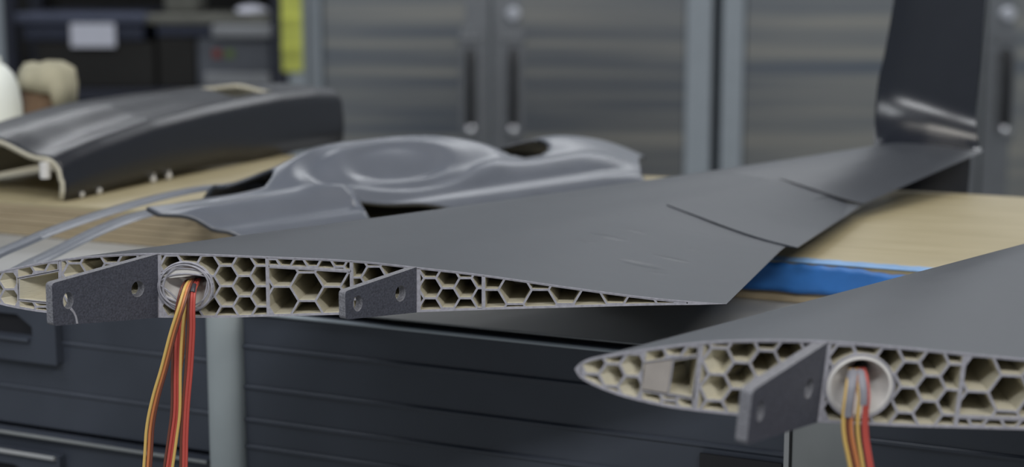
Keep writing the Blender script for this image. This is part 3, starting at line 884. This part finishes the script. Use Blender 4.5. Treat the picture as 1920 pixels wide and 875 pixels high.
for i in range(NT + 1):
    tt = lerp(-.030, .034, i / 26) if i <= 26 else lerp(.034, .313, (i - 26) / (NT - 26))
    q0 = 0.0
    if tt < 0.0: q0 = lerp(0.0, 0.026, min(1, -tt / .030))
    if nA < tt < nB: q0 = .0135 * (1 - (tt - nA) / (nB - nA)) ** .8
    if tt > .275: q0 = lerp(0, .031, sstep(.262, .313, tt))
    q1 = WB - (0 if tt < .262 else (tt - .262) * .8)
    row = []
    for j in range(J1 + J2 + 1):
        qn = lerp(q0, QS, j / J1) if j <= J1 else lerp(QS, q1, (j - J1) / J2); t = tt
        if tt >= .0339:          # rounded end of the open slot
            t += .015 * max(0, 1 - ((qn - .048) / .0145) ** 2) * (1 - sstep(.034, .090, tt))
        row.append(B0 + BD * t + BN * qn + Vector((0, 0, max(0.0002, zB(t, qn)))))
    rows.append(row); ts.append(tt)
n = J1 + J2 + 1; fs = []
for i in range(NT):
    t = (ts[i] + ts[i + 1]) / 2
    for j in range(n - 1):
        if t < .034 and j >= J1: continue
        if math.hypot((t - .214) / .021, ((rows[i][j] - B0).dot(BN) - WB * .44) / .012) < 1: continue
        fs.append((i * n + j, i * n + j + 1, (i + 1) * n + j + 1, (i + 1) * n + j))
mb.add([p for r_ in rows for p in r_], fs)
o = mb.build('body_skin', [M['body'], M['film']], body, 60, fix=False)
if sum(p.normal.z for p in o.data.polygons) < 0: o.data.flip_normals()
solid(o, 0.0018)
def rail(pts, w):
    P = spline([on_z(u, v, h) for u, v, h in pts], 8); rings = []
    side = Vector((math.cos(R(38)), -math.sin(R(38)), 0))
    for i, p in enumerate(P):
        k = i / (len(P) - 1); ww = w * (1.15 - .25 * k)
        rings.append([p + side * a * ww + Vector((0, 0, bz)) for a, bz in ((-1, -.0009), (-.8, .0004), (0, .0009), (.8, .0004), (1, -.0009), (0, -.0006))])
    b = MB(); b.loft(rings, True, 0, True, True); b.build('canopy_rail', M['body'], body, 50)
rail([(520, 346, .1055), (450, 346, .1055), (380, 352, .1058), (300, 368, .1065), (200, 396, .108), (100, 430, .1095), (40, 455, .1105), (0, 472, .111), (-40, 492, .112)], .0046)
rail([(470, 364, .108), (400, 374, .1075), (330, 386, .1078), (250, 405, .1085), (190, 428, .1095), (140, 452, .1105), (95, 475, .111), (55, 494, .1115), (0, 524, .1125)], .0050)

# ------------------------------------------------------------------ things at the back left of the bench
p = on_z(-6, 283, HP) ; p = Vector((p.x, p.y, ZP))
p = on_y(-4, 290, 1.06); p = Vector((p.x, p.y, ZP + .0002))
rb = 49 / F * 1.06
bot = thing('bottle', p, 'white round-shouldered plastic bottle cut by the left frame edge', 'bottle')
hb = on_y(-4, 114, 1.06).z - p.z
b = MB(); b.lathe([(0.0, 0), (rb * .95, 0), (rb, .002), (rb, hb * .35), (rb * .98, hb * .55), (rb * .90, hb * .72), (rb * .72, hb * .86), (rb * .45, hb * .95), (rb * .16, hb * .992), (0.0, hb)], p, 40); b.build('bottle_body', M['bottle'], bot, 60)
b = MB(); b.lathe([(0.0, 0), (rb * .3, 0), (rb * .3, .004), (rb * .25, .006), (0.0, .006)], p + Vector((0, 0, hb - .003)), 24); b.build('bottle_cap', M['bottle'], bot, 40)
YB = 1.17
c0_, c1_ = on_y(45, 250, YB), on_y(126, 250, YB)
cx_ = (c0_.x + c1_.x) / 2; rw = (c1_.x - c0_.x) / 2
cup = thing('cardboard_tub', (cx_, YB, ZP), 'brown cardboard tub with cream cloth bunched over its rim, behind the black hood', 'tub')
zt_ = on_y(80, 140, YB).z
b = MB(); b.lathe([(0.0, .0002), (rw * .92, .0002), (rw * .93, .002), (rw * 1.0, zt_ - ZP), (rw * .92, zt_ - ZP), (rw * .85, .004), (0.0, .004)], (cx_, YB, ZP), 32); b.build('tub_wall', M['brown'], cup, 40)
rag = MB(); rings = []
zc = on_y(80, 116, YB).z
for k, (rr_, zz) in enumerate([(0.02, zc - .003), (.4, zc), (.85, zc - .002), (1.12, zc - .007), (1.2, zc - .013), (1.14, zc - .020)]):
    ring = []
    for q_ in range(40):
        a_ = 2 * math.pi * q_ / 40
        w = 1 + .03 * math.sin(a_ * 5) + .02 * math.sin(a_ * 9 + 1)
        ex = 1 + .28 * max(0, math.cos(a_)) ** 3
        dz = -.0015 * math.sin(a_ * 3 + k) * rr_ - (.012 if k == 5 else .006 if k == 4 else 0) * (math.cos(a_ - .3) > .3) + .002 * max(0, math.cos(a_)) * rr_
        ring.append((cx_ + rw * rr_ * w * ex * math.cos(a_), YB + rw * rr_ * w * math.sin(a_), zz + dz))
    rings.append(ring)
rag.loft(rings, True, 0, True, False)
o = rag.build('cloth', M['cloth'], None, 60); o.modifiers.new('thick', 'SOLIDIFY').thickness = .0008
tag(o, 'cream cloth bunched over the brown tub', 'cloth')

# ------------------------------------------------------------------ steel cabinets
def X(u, Y=YC): return on_y(u, 150, Y).x
def Z(v, Y=YC, u=960): return on_y(u, v, Y).z
ZT, ZB0 = 1.22, 0.06
def cabinet(u0, u1, l0, l1, mid, r0, r1, label):
    x0, x1 = X(u0), X(u1)
    c = thing('steel_cabinet', ((x0 + x1) / 2, YC, 0), label, 'cabinet')
    b = MB(); b.box(x0, x1, YC + .02, YC + .5, ZB0, ZT); b.build('carcass', M['stile'], c)
    b = MB(); b.box(x0 + .02, x1 - .02, YC + .06, YC + .44, 0, ZB0); b.build('plinth', M['handle'], c)
    for a, d in ((u0, l0), (r1, u1)):
        if X(d) - X(a) < .01: continue
        b = MB(); b.box(X(a), X(d) - .002, YC - .012, YC + .02, ZB0, ZT); bevel(b.build('stile', M['stile'], c), .002)
    for side, (a, d) in enumerate(((l0, mid - 2.5), (mid + 2.5, r1))):
        b = MB(); b.box(X(a) + .002, X(d), YC, YC + .018, ZB0 + .01, ZT - .01)
        dr = bevel(b.build('door', M['steel'], c), .003)
        # return edge beside the meeting line
        e0, e1 = (X(d) - .052, X(d)) if side == 0 else (X(a) + .002, X(a) + .062)
        b = MB(); b.box(e0, e1, YC - .004, YC, ZB0 + .012, ZT - .012); b.build('door_edge_strip', M['plate'], dr)
        hx = X(mid - 38) if side == 0 else X(mid + 42)
        z0, z1 = Z(240), Z(97)
        b = MB(); b.box(hx - .024, hx + .024, YC - .007, YC - .004, z0 - .03, z1 + .05); bevel(b.build('handle_plate', M['plate'], dr), .002)
        b = MB(); b.tube([(hx, YC - .007, z1 + .002), (hx, YC - .030, z1 - .006), (hx, YC - .034, z1 - .02), (hx, YC - .034, z0 + .02), (hx, YC - .030, z0 + .006), (hx, YC - .007, z0)], .0085, 12)
        b.build('handle', M['handle'], dr, True)
        b = MB(); b.lathe([(0.0, 0), (.010, .001), (.014, .006), (.014, .012), (.010, .017), (0.0, .018)], (0, 0, 0), 20)
        b.v = [(hx + x, YC - .032 + y, Z(241) + z - .009) for x, y, z in b.v]
        tag(b.build('handle_foot', M['chrome'], dr, True), 'bright chrome handle foot')
        b = MB(); b.box(hx - .028, hx + .026, YC - .012, YC - .004, Z(79), Z(67)); bevel(b.build('handle_cap', M['plate'], dr), .003)
        if side == 1:
            b = MB(); b.lathe([(0.0, 0), (.016, 0), (.016, .014), (.012, .02), (0.0, .02)], (0, 0, 0), 20)
            b.v = [(hx + x, YC - .004 - z, Z(27) + y) for x, y, z in b.v]
            tag(b.build('lock', M['lock'], dr, True), 'bright lock')
    return c
cabinet(576, 1335, 606, 915, 920, 925, 1285, 'brushed steel cabinet with two handles side by side, behind the middle of the bench')
cabinet(1352, 2330, 1394, 1835, 1840, 1845, 2285, 'brushed steel cabinet behind the upturned wing tip, at the right')

# ------------------------------------------------------------------ storage rack at the left
YS = 3.50
rk = thing('storage_rack', (X(270, YS), YS + .25, 0), 'dark open storage rack with plastic bins, left of the steel cabinets', 'rack')
def sx(u): return X(u, YS)
def sz(v): return Z(v, YS)
def rbox(name, m, u0, u1, y0, y1, z0, z1, lab=None):
    b = MB(); b.box(sx(u0), sx(u1), y0, y1, z0, z1); return tag(bevel(b.build(name, m, rk), .002), lab)
ZS1 = sz(168)
for zz in (ZS1 - .025, ZS1 + .62, .25):
    rbox('shelf', M['rack'], -60, 540, YS, YS + .5, zz, zz + .025)
rbox('upright', M['rack'], 512, 540, YS - .005, YS + .03, 0, 1.9)
rbox('upright', M['rack'], 14, 30, YS - .005, YS + .03, 0, 1.9)
rbox('upright', M['rack'], 512, 540, YS + .47, YS + .505, 0, 1.9)
rbox('upright', M['rack'], -60, -32, YS + .47, YS + .505, 0, 1.9)
rbox('upright', M['stile'], -40, 12, YS - .01, YS + .03, 0, 1.9, 'pale grey upright at the left')
rbox('back_panel', M['rack_back'], -320, 540, YS + .505, YS + .515, .1, 1.9)
rbox('upright', M['stile'], 541, 572, YS + .0, YS + .03, 0, 1.9, 'pale grey upright beside the yellow strip')
def lone(name, m, u0, u1, v0, v1, y0, y1, label, cat, bev=.004):
    b = MB(); b.box(sx(u0), sx(u1), y0, y1, sz(v1), sz(v0)); o = bevel(b.build(name, m), bev); tag(o, label, cat); return o
# navy bin with lid and paper label, on a black box
lone('black_box', M['black_box'], 62, 285, 78, 167.6, YS + .03, YS + .40, 'black cardboard box under the navy bin on the rack', 'box')
t = thing('storage_bin', (sx(130), YS + .2, sz(77.5)), 'navy plastic bin with white paper label, standing on the black box', 'bin')
b = MB(); b.box(sx(40), sx(268), YS + .02, YS + .38, sz(77.4), sz(46)); bevel(b.build('bin_wall', M['bin'], t), .006)
b = MB(); b.box(sx(28), sx(276), YS + .005, YS + .39, sz(46), sz(24)); bevel(b.build('lid', M['bin_rim'], t), .008)
b = MB(); b.box(sx(135), sx(218), YS + .0030, YS + .0052, sz(88), sz(44)); tag(b.build('paper_label', M['label'], t), 'blank white paper label')
# grey machine box with pale lid
t = thing('equipment_case', (sx(430), YS + .2, ZS1), 'grey equipment case with pale lid and small red and green marks, on the rack', 'case')
b = MB(); b.box(sx(365), sx(508), YS + .03, YS + .36, ZS1 + .0005, sz(72)); bevel(b.build('case_body', M['grey_box'], t), .008)
b = MB(); b.box(sx(380), sx(506), YS + .012, YS + .03, sz(166), sz(137)); bevel(b.build('case_front', M['pale_lid'], t), .004)
b = MB(); b.box(sx(398), sx(512), YS + .0, YS + .34, sz(72), sz(47)); bevel(b.build('lid', M['pale_lid'], t), .006)
for u, m in ((404, 'red_dot'), (428, 'green_dot')):
    b = MB(); b.box(sx(u - 8), sx(u + 8), YS + .026, YS + .031, sz(110), sz(94)); bevel(b.build('mark', M[m], t), .002)
lone('dark_box', M['black_box'], 288, 362, 70, 167.6, YS + .04, YS + .36, 'black box standing between the grey case and the navy bin', 'box')
o = lone('card_sheet', M['olive'], 268, 505, 28, 46.6, YS + .02, YS + .33, 'flat olive grey folder lying over the boxes on the rack', 'folder', .006)
lone('dark_case', M['bin'], 290, 396, 47.4, 69.6, YS + .03, YS + .34, 'small navy case beneath the olive folder', 'case')
lone('grey_pouch', M['olive'], 300, 360, -40, 27.6, YS + .06, YS + .2, 'olive grey box standing on the folder at the top of the frame', 'box', .01)
b = MB(); rings = []
for k, (s_, zz) in enumerate([(.9, 0), (1, .2), (.95, .6), (.6, .9), (.2, 1)]):
    rings.append([(sx(460) + (sx(490) - sx(460)) * s_ * (1 + .1 * math.sin(3 * a_ + k)) * math.cos(a_), YS + .1 + .06 * s_ * math.sin(a_), lerp(sz(27.6), sz(12), zz)) for a_ in [2 * math.pi * q_ / 24 for q_ in range(24)]])
b.loft(rings, True, 0, True, True); tag(b.build('paper_bundle', M['label'], None, 60), 'crumpled white paper bundle lying on the olive folder', 'paper')
# yellow strip hanging on the rack upright
t = thing('yellow_strip', (sx(550), YS - .004, sz(134)), 'bright yellow strip hanging between the rack and the steel cabinet', 'strip')
b = MB(); b.box(sx(531), sx(569), YS - .012, YS - .0055, sz(134), sz(-60)); bevel(b.build('strip_body', M['yellow'], t), .002)
for v in (95, 40):
    b = MB(); b.box(sx(531), sx(569), YS - .015, YS - .0122, sz(v), sz(v - 10)); bevel(b.build('raised_band', M['yellow'], t), .001)
